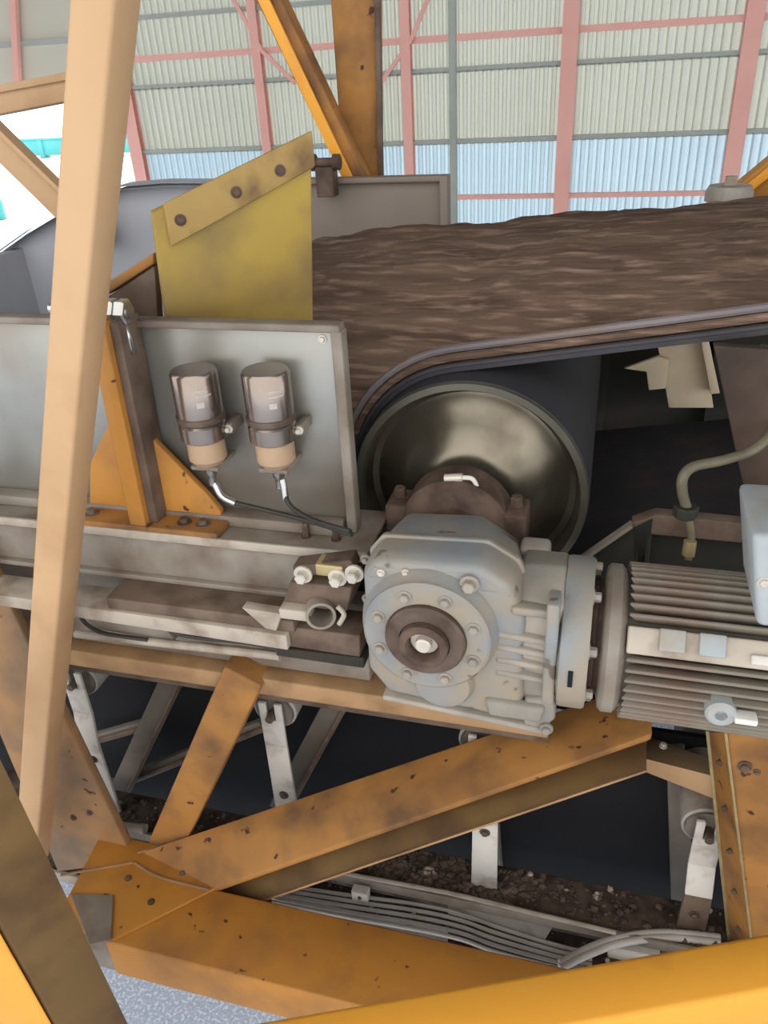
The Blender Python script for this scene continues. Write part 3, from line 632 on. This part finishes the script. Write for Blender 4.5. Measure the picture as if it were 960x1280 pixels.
# ================================================================== GEARBOX
GX, GH = -0.312, -1.07
gb = thing('gearbox', 'grey cast gearbox with round bolted flange and ribbed input side', 'gearbox', V(-0.25, 1.5, -1.34))
fp = [(-0.462, -0.945), (-0.43, -0.905), (-0.20, -0.895), (-0.135, -0.935), (-0.10, -1.02), (-0.10, -1.295), (-0.16, -1.312), (-0.42, -1.285), (-0.466, -1.22)]
bp_ = [(-0.462, -1.0), (-0.42, -0.955), (-0.245, -0.945), (-0.16, -1.0), (-0.13, -1.06), (-0.13, -1.295), (-0.16, -1.312), (-0.42, -1.285), (-0.462, -1.22)]
ctr = Vector((-0.28, -1.1))
fi = [((x - ctr.x) * 0.95 + ctr.x, (h - ctr.y) * 0.95 + ctr.y) for x, h in fp]
b = MB(); n = len(fp)
R_ = [[V(x, 1.335, h) for x, h in fi], [V(x, 1.36, h) for x, h in fp], [V(x, 1.42, h) for x, h in fp], [V(x, 1.63, h) for x, h in bp_]]
b.rings(R_, n, True, False)
hs = b.build('housing', 'gear_paint', gb, 0.012, 3, angle=20)
# split-line flange around the body
b = MB().rings([[V((x - ctr.x) * 1.03 + ctr.x, 1.425, (h - ctr.y) * 1.03 + ctr.y) for x, h in fp], [V((x - ctr.x) * 1.03 + ctr.x, 1.455, (h - ctr.y) * 1.03 + ctr.y - 0.008) for x, h in fp]], n, True, False)
b.build('split_flange', 'gear_paint', gb, 0.006)
for i, (x, h) in enumerate(((-0.478, -0.97), (-0.482, -1.08), (-0.48, -1.2))):
    bolt('flange_bolt', V(x, 1.425, h), -Y, 0.008, 0.012, 'gear_dust', gb)
fo = V(GX, 1.345, GH)
rf = MB().lathe(fo, -Y, [(0.155, 0), (0.15, 0.02), (0.142, 0.03), (0.14, 0.045), (0.134, 0.05), (0.09, 0.05), (0.085, 0.044), (0.0, 0.044)], 56).build('round_flange', 'gear_paint', gb)
for k in range(8):
    a = math.radians(22 + 45 * k)
    bolt('bolt', fo + Vector((math.cos(a) * 0.112, -0.05, math.sin(a) * 0.112)), -Y, 0.0105, 0.012, 'gear_dust', gb)
MB().lathe(fo - Y * 0.044, -Y, [(0.088, 0), (0.088, 0.016), (0.083, 0.022), (0.056, 0.022), (0.054, 0.012), (0.0, 0.012)], 48).build('seal_ring', 'shaft_steel', gb)
hb = MB().lathe(fo - Y * 0.05, -Y, [(0.054, 0), (0.054, 0.032), (0.05, 0.036), (0.038, 0.036), (0.034, 0.03), (0.034, 0.008), (0.0, 0.008)], 40).build('hollow_shaft', 'rust_steel', gb)
MB().lathe(fo - Y * 0.055, -Y, [(0.03, 0), (0.03, 0.006), (0.018, 0.006), (0.018, 0.022), (0.014, 0.026), (0.0, 0.026)], 24).build('shaft_bolt', 'bright_bolt', hb)
MB().lathe(V(-0.283, 1.36, -1.215), -Y, [(0.074, 0), (0.071, 0.03), (0.062, 0.046), (0.05, 0.05), (0.0, 0.05)], 40).build('lower_boss', 'gear_paint', gb)
# stepped shoulder above the flange
MB().prism([V(-0.45, 1.345, -0.955), V(-0.43, 1.345, -0.925), V(-0.21, 1.345, -0.915), V(-0.17, 1.345, -0.945), V(-0.16, 1.345, -0.96)], Y * -0.012).build('shoulder', 'gear_paint', gb, 0.006)
# plug
pg = bolt('oil_plug', W(587, 730, 1.325), -Y, 0.014, 0.02, 'gear_dust', gb)
bolt('stud', W(476, 716, 1.33), -Y, 0.006, 0.008, 'bright_bolt', gb)
bolt('stud', W(507, 716, 1.33), -Y, 0.006, 0.008, 'bright_bolt', gb)
# bevel input neck
b = MB().rings([[V(-0.13, y, h) for y, h in ((1.35, -0.99), (1.45, -0.955), (1.57, -0.99), (1.6, -1.28), (1.36, -1.28), (1.345, -1.1))],
                [V(-0.03, y, h) for y, h in ((1.345, -0.98), (1.45, -0.95), (1.57, -0.99), (1.6, -1.24), (1.34, -1.24), (1.33, -1.1))]], 6, True, False)
b.build('input_neck', 'gear_dust', gb, 0.01)
zf = [W(660, v, 1.33).z - EYE for v in (800, 816, 832, 848)]
for h in zf:
    MB().hexa([V(-0.165, 1.332, h + 0.008), V(-0.055, 1.325, h + 0.006), V(-0.055, 1.325, h - 0.008), V(-0.165, 1.332, h - 0.006)], [V(-0.165, 1.37, h + 0.014), V(-0.055, 1.37, h + 0.012), V(-0.055, 1.37, h - 0.014), V(-0.165, 1.37, h - 0.013)]).build('rib', 'gear_dust', gb, 0.004)
# raised frame left of the flange
MB().box(-0.062, -0.036, 1.30, 1.36, -1.215, -0.95).build('frame_rib', 'gear_paint', gb, 0.006)
MB().box(-0.135, -0.04, 1.325, 1.36, -1.005, -0.985).build('frame_rib', 'gear_paint', gb, 0.006)
MB().lathe(V(-0.036, 1.455, -1.124), X, [(0.15, 0), (0.168, 0.006), (0.17, 0.012), (0.17, 0.058), (0.166, 0.064), (0.0, 0.064)], 56).build('input_flange', 'gear_paint', gb)
MB().box(-0.01, 0.0, 1.282, 1.32, -1.14, -1.10).build('slot', 'black_rubber', gb)
for k in range(8): bolt('flange_bolt', V(0.028, 1.455 + 0.15 * math.cos(k * 0.785 + 0.4), -1.124 + 0.15 * math.sin(k * 0.785 + 0.4)), X, 0.011, 0.016, 'gear_dust', gb)
# oval inspection cover and sole
MB().hexa([V(-0.19, 1.345, -1.245), V(-0.05, 1.345, -1.245), V(-0.06, 1.345, -1.297), V(-0.18, 1.345, -1.297)], [V(-0.185, 1.32, -1.25), V(-0.055, 1.32, -1.25), V(-0.062, 1.32, -1.292), V(-0.178, 1.32, -1.292)]).build('inspection_cover', 'gear_dust', gb, 0.009, 3)
MB().hexa([V(-0.43, 1.33, -1.287), V(-0.055, 1.33, -1.318), V(-0.055, 1.33, -1.336), V(-0.43, 1.33, -1.302)], [V(-0.43, 1.62, -1.287), V(-0.055, 1.62, -1.318), V(-0.055, 1.62, -1.336), V(-0.43, 1.62, -1.302)]).build('sole_plate', 'gear_dust', gb, 0.005)
MB().prism([V(-0.10, 1.335, -1.24), V(-0.035, 1.335, -1.225), V(-0.03, 1.335, -1.29), V(-0.06, 1.335, -1.325), V(-0.1, 1.335, -1.32)], Y * 0.26).build('corner_foot', 'gear_dust', gb, 0.008)
bolt('bolt', W(683, 911, 1.33), -Y, 0.010, 0.012, 'gear_dust', gb)
# lifting lugs at the back
MB().box(-0.145, -0.075, 1.56, 1.62, -1.08, -0.985).build('lifting_lug', 'gear_dust', gb, 0.012)
MB().lathe(V(-0.11, 1.562, -1.015), -Y, [(0.018, 0), (0.018, 0.01), (0.0, 0.01)], 20).build('lug_boss', 'gear_paint', gb)

# ================================================================== MOTOR
MY, MH, MR = 1.455, -1.13, 0.141
mo = thing('electric_motor', 'dusty finned electric motor flanged to the gearbox', 'motor', V(0.4, MY, MH - 0.2))
ax = V(0, MY, MH)
MB().lathe(V(0.03, MY, MH), X, [(0.13, 0), (0.135, 0.008), (0.125, 0.012), (0.14, 0.03), (0.0, 0.03)], 40).build('adapter', 'rust_steel', mo)
MB().lathe(V(0.05, MY, MH), X, [(0.13, 0), (0.158, 0.006), (0.165, 0.014), (0.165, 0.036), (0.155, 0.045), (0.141, 0.05)], 48).build('end_shield', 'grey_steel', mo)
MB().lathe(V(0.09, MY, MH), X, [(MR, 0), (MR, 0.64), (0.1, 0.65)], 48).build('frame', 'motor_body', mo)
fin0 = None
nf = 46
for k in range(nf):
    a = 2 * math.pi * k / nf
    deg = math.degrees(a)
    if 133 < deg < 152: continue                       # flat conduit strip sits here
    if fin0 is None:
        fin0 = MB()
        x0, x1 = 0.1, 0.72
        fin0.hexa([V(x0 + 0.02, MY + MR - 0.004, MH - 0.0065), V(x1, MY + MR - 0.004, MH - 0.0065), V(x1, MY + MR - 0.004, MH + 0.0065), V(x0 + 0.02, MY + MR - 0.004, MH + 0.0065)],
                  [V(x0, MY + MR + 0.031, MH - 0.004), V(x1, MY + MR + 0.031, MH - 0.004), V(x1, MY + MR + 0.031, MH + 0.004), V(x0, MY + MR + 0.031, MH + 0.004)])
        for i in range(len(fin0.v)): fin0.v[i] = fin0.v[i] - (ax - Vector((0, 0, 0))) + parent_loc(mo)
        fin0 = fin0.build('fin', 'motor_fin', mo, 0.002, 1)
        fo_ = fin0
    else:
        fo_ = fin0.copy(); COL.objects.link(fo_)
    fo_.location = ax - mo.location; fo_.rotation_euler = (a, 0, 0)
MB().lathe(V(0.71, MY, MH), X, [(0.165, 0), (0.172, 0.01), (0.172, 0.12), (0.15, 0.15), (0.0, 0.152)], 48).build('fan_cowl', 'motor_fin', mo)
# flat conduit strip with clips
aS = math.radians(142.5); rad = Vector((0, math.cos(aS), math.sin(aS))); tan = Vector((0, -math.sin(aS), math.cos(aS)))
so = ax + rad * (MR - 0.002)
MB().para(so + X * 0.1 - tan * 0.028, X * 0.62, tan * 0.056, rad * 0.028).build('conduit_strip', 'motor_band', mo, 0.004)
for x in (0.16, 0.235, 0.42, 0.5):
    MB().para(so + X * x - tan * 0.03 + rad * 0.026, X * (0.05 if x < 0.3 else 0.03), tan * 0.045, rad * 0.01).build('clip', 'terminal_grey' if x < 0.3 else 'light_steel', mo, 0.003)
MB().para(so + X * 0.33 + rad * 0.026, X * 0.14, tan * 0.02, rad * 0.012).build('cable_end', 'white_paint', mo, 0.004)
# lifting boss and lug on the lower front fins
q = W(901, 893, 1.272)
MB().lathe(q + Y * 0.05, -Y, [(0.03, 0), (0.03, 0.05), (0.025, 0.055), (0.012, 0.055), (0.01, 0.04), (0.0, 0.04)], 20).build('lifting_boss', 'terminal_grey', mo)
q = W(931, 897, 1.272)
MB().beam(q - X * 0.02, q + X * 0.022, 0.03, 0.014).build('earth_tab', 'print_white', mo, 0.003)
# terminal box
tb = MB().hexa([W(u, v, y) for u, v, y in ((940, 668, 1.27), (1000, 672, 1.27), (1008, 790, 1.25), (946, 784, 1.25))], [W(u, v, y) + Y * 0.2 for u, v, y in ((940, 668, 1.27), (1000, 672, 1.27), (1008, 790, 1.25), (946, 784, 1.25))]).build('terminal_box', 'terminal_grey', mo, 0.012, 3)
bolt('cover_screw', W(955, 728, 1.262), -Y, 0.008, 0.008, 'bright_bolt', tb)

# motor guard frame behind
gd = thing('guard_frame', 'grey sheet guard with sloping corner behind the motor', 'guard', V(0.3, 1.78, -1.2))
GYp = 1.78
MB().prism([W(715, 712, GYp), W(788, 660, GYp), W(818, 645, GYp), W(808, 730, GYp), W(715, 760, GYp)], Y * 0.02).build('corner_sheet', 'dark_steel', gd, 0.003)
MB().beam(W(716, 706, GYp - 0.01), W(790, 655, GYp - 0.01), 0.03, 0.01).build('edge_bar', 'grey_steel', gd, 0.002)
MB().prism([W(790, 654, GYp), W(820, 644, GYp), W(960, 658, GYp), W(960, 682, GYp), W(812, 668, GYp), W(802, 730, GYp), W(790, 730, GYp)], Y * 0.04).build('top_rail', 'brown_steel', gd, 0.003)
MB().prism([W(805, 660, GYp + 0.06), W(965, 670, GYp + 0.06), W(965, 780, GYp + 0.06), W(805, 760, GYp + 0.06)], Y * 0.02).build('back_sheet', 'dark_steel', gd)
# conveyor side plate at right
sp = thing('stringer_plate', 'brown slanted stringer plate at the right edge below the belt', 'plate', W(955, 690, 1.9))
MB().prism([W(892, 432, 1.88), W(1000, 440, 1.88), W(1000, 720, 1.88), W(948, 680, 1.88), W(925, 590, 1.88)], Y * 0.03).build('web', 'stringer_shade', sp, 0.003)
MB().prism([W(940, 655, 1.86), W(1000, 660, 1.86), W(1000, 672, 1.86), W(943, 668, 1.86)], Y * 0.02).build('foot_angle', 'grey_steel', sp, 0.003)

# hose with gland
hz = thing('motor_cable', 'olive cable curving down from the stringer plate to a gland above the motor', 'cable', W(858, 700, 1.7))
MB().tube(spline([W(975, 530, 1.86), W(945, 560, 1.8), W(905, 575, 1.74), W(868, 583, 1.7), W(854, 596, 1.68), W(853, 615, 1.68), W(858, 634, 1.68)], 6), 0.012, 10).build('jacket', 'hose_green', hz)
g0 = W(858, 632, 1.68)
MB().lathe(g0, -Z, [(0.026, 0), (0.028, 0.004), (0.028, 0.025), (0.022, 0.03)], 8, False).build('gland', 'dark_steel', hz)
MB().tube(spline([g0 - Z * 0.02, W(862, 655, 1.68), W(864, 675, 1.68), W(860, 700, 1.66)], 5), 0.009, 10).build('tail', 'hose_green', hz)
MB().tube([W(863, 676, 1.672), W(860, 694, 1.665)], 0.015, 10).build('ferrule', 'brass', hz)

# ================================================================== LOWER CONVEYOR: rollers, brackets, beam, cables
RY, RH, RR = 1.80, -2.0, 0.078
rx = [W(100, 857, RY).x]; rx += [W(343, 888, RY).x]
RH = W(343, 888, RY).z - EYE
pitch = rx[1] - rx[0]
spots = [(rx[0], 'grey return roller on a white bracket beside the slanted post'), (rx[1], 'grey return roller on a cranked white bracket in the middle opening'), (rx[1] + pitch - 0.06, 'return roller whose bracket shows beside the black shade sheet under the gearbox'), (W(885, 1035, RY).x, 'return roller on a pale bracket beside the box column')]
DBH = -2.5
for k, (x, lab) in enumerate(spots):
    hgt = RH if k < 3 else W(885, 1035, RY).z - EYE
    r = thing('return_roller', lab, 'roller', V(x, RY, DBH), 'return rollers of the lower conveyor')
    o = V(x, RY, hgt)
    MB().lathe(o, Y, [(RR - 0.015, 0.01), (RR - 0.006, 0.0), (RR, 0.006), (RR, 1.0), (0.0, 1.0)], 32).build('shell', 'roller_grey', r)
    MB().lathe(o - Y * 0.004, Y, [(RR - 0.012, 0.0), (RR - 0.02, 0.004), (RR - 0.03, 0.012), (0.0, 0.014)], 32).build('end_cap', 'brace_grey', r)
    MB().lathe(o - Y * 0.05, Y, [(0.014, 0), (0.014, 0.06)], 12).build('axle', 'shaft_steel', r)
    # cranked bracket with slot for the axle: two prongs, then the arm
    yb = RY - 0.03
    b = MB()
    for sx in (-1, 1): b.box(x + sx * 0.028 - 0.013, x + sx * 0.028 + 0.013, yb, yb + 0.012, hgt - 0.02, hgt + 0.055)
    b.build('fork', 'white_paint', r, 0.002)
    up_ = [V(x - 0.041, yb, hgt - 0.02), V(x + 0.041, yb, hgt - 0.02), V(x + 0.041, yb, hgt - 0.14), V(x - 0.041, yb, hgt - 0.14)]
    MB().prism(up_, Y * 0.012).build('arm', 'white_paint', r, 0.002)
    sh = 0.022 if k != 3 else 0.0
    MB().hexa([V(x - 0.041, yb, hgt - 0.14), V(x + 0.041, yb, hgt - 0.14), V(x + 0.041 + sh, yb - 0.04, hgt - 0.24), V(x - 0.041 + sh, yb - 0.04, hgt - 0.24)], [p + Y * 0.012 for p in (V(x - 0.041, yb, hgt - 0.14), V(x + 0.041, yb, hgt - 0.14), V(x + 0.041 + sh, yb - 0.04, hgt - 0.24), V(x - 0.041 + sh, yb - 0.04, hgt - 0.24))]).build('crank', 'white_paint', r, 0.002)
    MB().prism([V(x - 0.041 + sh, yb - 0.04, hgt - 0.24), V(x + 0.041 + sh, yb - 0.04, hgt - 0.24), V(x + 0.045 + sh, yb - 0.04, DBH), V(x - 0.045 + sh, yb - 0.04, DBH)], Y * 0.012).build('foot', 'white_paint' if k < 3 else 'brown_steel', r, 0.002)
    bolt('bolt', V(x + sh, yb - 0.04, hgt - 0.33), -Y, 0.012, 0.012, 'shaft_steel', r)
lb = thing('lower_belt', 'black rubber belt lying on the return rollers', 'belt', V(0, 2.3, RH + RR))
MB().box(-3.0, 2.5, RY + 0.12, 2.78, RH + RR + 0.001, RH + RR + 0.015).build('strip', 'black_rubber', lb)
for (x, u) in ((rx[0], 0), (rx[1], 0)): pass
sk = thing('shade_sheet', 'black sheet added for the darkness between pale uprights under the machine', 'skirt', V(0.2, 1.95, FL))  # black sheet added to paint the darkness under the machine
MB().box(-3.0, 2.5, 2.06, 2.08, FL + 0.02, RH - 0.09).build('sheet', 'black_rubber', sk)
for (u0, u1, v0) in ((603, 626, 1040), (836, 866, 1040)):
    MB().hexa([W(u0 - 3, v0 - 100, 1.98), W(u1 - 10, v0 - 100, 1.98), W(u1 + 4, v0 + 90, 1.98), W(u0 + 3, v0 + 90, 1.98)], [p + Y * 0.04 for p in (W(u0 - 3, v0 - 100, 1.98), W(u1 - 10, v0 - 100, 1.98), W(u1 + 4, v0 + 90, 1.98), W(u0 + 3, v0 + 90, 1.98))]).build('upright', 'brace_grey', sk, 0.004)
# grey cross braces behind the rollers
for lab, pa_, pb_, wd in (
    ('grey diagonal strut rising behind the left roller', (140, 1010), (215, 850), 0.085),
    ('grey diagonal strut rising behind the middle roller', (350, 1010), (425, 870), 0.085),
    ('long grey tie bar sloping up between the two left rollers', (120, 990), (330, 905), 0.05),
    ('short grey tie bar beside the left roller', (110, 925), (200, 900), 0.045)):
    y_ = 1.93 if wd > 0.06 else 1.97
    s_ = thing('cross_brace', lab, 'brace', W(pa_[0], pa_[1], y_), 'grey braces behind the rollers')
    MB().beam(W(pa_[0], pa_[1], y_), W(pb_[0], pb_[1], y_), 0.03, wd).build('flat', 'brace_grey', s_, 0.003)
    MB().beam(W(pa_[0], pa_[1], y_ - 0.02) + X * wd * 0.4, W(pb_[0], pb_[1], y_ - 0.02) + X * wd * 0.4, 0.03, 0.012).build('leg', 'brown_steel', s_, 0.002)

dbm = thing('debris_beam', 'long beam caked with spilled ore below the rollers', 'beam', V(0, 1.74, -2.66))
MB().box(-2.4, 1.4, 1.665, 1.83, -2.52, -2.5).build('top_plate', 'dirty_beam', dbm, 0.004)
MB().box(-2.4, 1.4, 1.655, 1.668, -2.53, -2.488).build('front_lip', 'grey_steel', dbm, 0.003)
MB().box(-2.4, 1.4, 1.72, 1.735, -2.68, -2.52).build('web', 'dirty_beam', dbm)
MB().box(-2.4, 1.4, 1.50, 1.70, -2.63, -2.61).build('lower_ledge', 'dirty_beam', dbm, 0.003)
MB().box(-2.4, 1.4, 1.49, 1.505, -2.64, -2.59).build('ledge_lip', 'grey_steel', dbm, 0.003)
# spilled lumps
deb = MB()
def lump(x, y, h, s):
    p = [V(x + random.uniform(-1, 1) * s * 0.2, y, h + s * 0.8)]
    k = 5; a0 = random.random() * 6
    ring = [V(x + math.cos(a0 + i * 6.283 / k) * s * random.uniform(0.6, 1.1), y + math.sin(a0 + i * 6.283 / k) * s * random.uniform(0.6, 1.1), h - 0.001) for i in range(k)]
    mid = [q * 1.0 + Z * s * random.uniform(0.3, 0.6) for q in ring]
    deb.add(ring + mid + p, [(i, (i + 1) % k, (i + 1) % k + k, i + k) for i in range(k)] + [(i + k, (i + 1) % k + k, 2 * k) for i in range(k)] + [tuple(range(k))[::-1]])
for i in range(1500):
    dens = random.random()
    x = random.uniform(-1.9, 0.9) if dens < 0.5 else random.gauss(-0.5, 0.3)
    if random.random() < 0.7: lump(x, random.uniform(1.68, 1.82), -2.5, random.choice((0.005, 0.007, 0.01, 0.016)))
    else: lump(x, random.uniform(1.52, 1.69), -2.61, random.choice((0.005, 0.007, 0.012)))
tag(deb.build('spilled_ore', 'debris'), 'loose spilled ore lumps lying on the beam under the rollers', 'ore', None, 'stuff')

# cable tray and cables at the bottom
cy = 1.46
labs = ['uppermost pale cable in the bundle above the yellow lower chord', 'second pale cable from the top of the bundle', 'middle pale cable of the bundle', 'second lowest pale cable of the bundle', 'lowest pale cable of the bundle, nearest the chord']
for k in range(5):
    pts = [(340, 1104 + 6 * k), (430, 1118 + 7 * k), (520, 1130 + 8 * k), (575, 1142 + 8 * k), (620, 1158 + 8 * k), (690, 1180 + 7 * k), (740, 1192 + 7 * k)]
    tag(MB().tube(spline([WZ(u, v, -2.56 + 0.004 * k) for u, v in pts]), 0.0068, 8).build('signal_cable', 'cable_grey'), labs[k], 'cable', 'cable bundle along the lower chord')
for k, lab in enumerate(('upper of the two thick pale cables curving to the right', 'lower of the two thick pale cables curving to the right')):
    pts = [(700, 1204 + 6 * k), (735, 1186 + 7 * k), (775, 1172 + 7 * k), (830, 1166 + 6 * k), (900, 1172 + 6 * k)]
    tag(MB().tube(spline([WZ(u, v, -2.50) for u, v in pts]), 0.013, 10).build('power_cable', 'cable_grey' if k else 'cable_grey'), lab, 'cable')
tag(MB().tube([WZ(400, 1086, -2.47), WZ(560, 1116, -2.47), WZ(770, 1166, -2.47)], 0.008, 8).build('conduit_pipe', 'light_steel'), 'thin pale conduit pipe along the front of the caked beam', 'pipe')
ct = thing('cable_clip', 'small white cable clip plate above the cable bundle', 'clip', WZ(450, 1124, -2.55))
q = WZ(450, 1122, -2.53)
MB().box(q.x - 0.03, q.x + 0.03, q.y - 0.004, q.y + 0.03, q.z - EYE - 0.02, q.z - EYE + 0.03).build('plate', 'white_paint', ct, 0.003)
bolt('screw', Vector((q.x, q.y - 0.004, q.z + 0.005)), -Y, 0.005, 0.006, 'shaft_steel', ct)
jb = thing('junction_box', 'white junction box under the curving cables at the lower right', 'box', WZ(790, 1200, -2.6))
q = WZ(795, 1190, -2.58)
MB().box(q.x - 0.09, q.x + 0.07, q.y - 0.02, q.y + 0.06, q.z - EYE - 0.06, q.z - EYE + 0.02).build('body', 'white_paint', jb, 0.006)
MB().box(q.x - 0.092, q.x + 0.072, q.y - 0.022, q.y + 0.062, q.z - EYE + 0.02, q.z - EYE + 0.03).build('lid', 'white_paint', jb, 0.004)
pc_ = thing('tray_plate', 'pale flat tray plate behind the cable bundle', 'tray', WZ(600, 1160, -2.6))
MB().prism([WZ(560, 1128, -2.6), WZ(690, 1160, -2.6), WZ(680, 1176, -2.6), WZ(560, 1142, -2.6)], Z * 0.006).build('sheet', 'white_paint', pc_)
MB().prism([WZ(345, 1118, -2.6), WZ(560, 1165, -2.6), WZ(560, 1180, -2.6), WZ(345, 1128, -2.6)], Z * 0.004).build('sheet', 'white_paint', pc_)
pp = thing('pipe_stub', 'short bright pipe stub lying among spilled ore behind the node', 'pipe', WZ(165, 1030, -2.47))
MB().tube([WZ(140, 1031, -2.47), WZ(180, 1036, -2.47)], 0.016, 12).build('pipe', 'light_steel', pp)
MB().tube([WZ(176, 1035.5, -2.47), WZ(182, 1036.5, -2.47)], 0.02, 12).build('coupling', 'light_steel', pp)
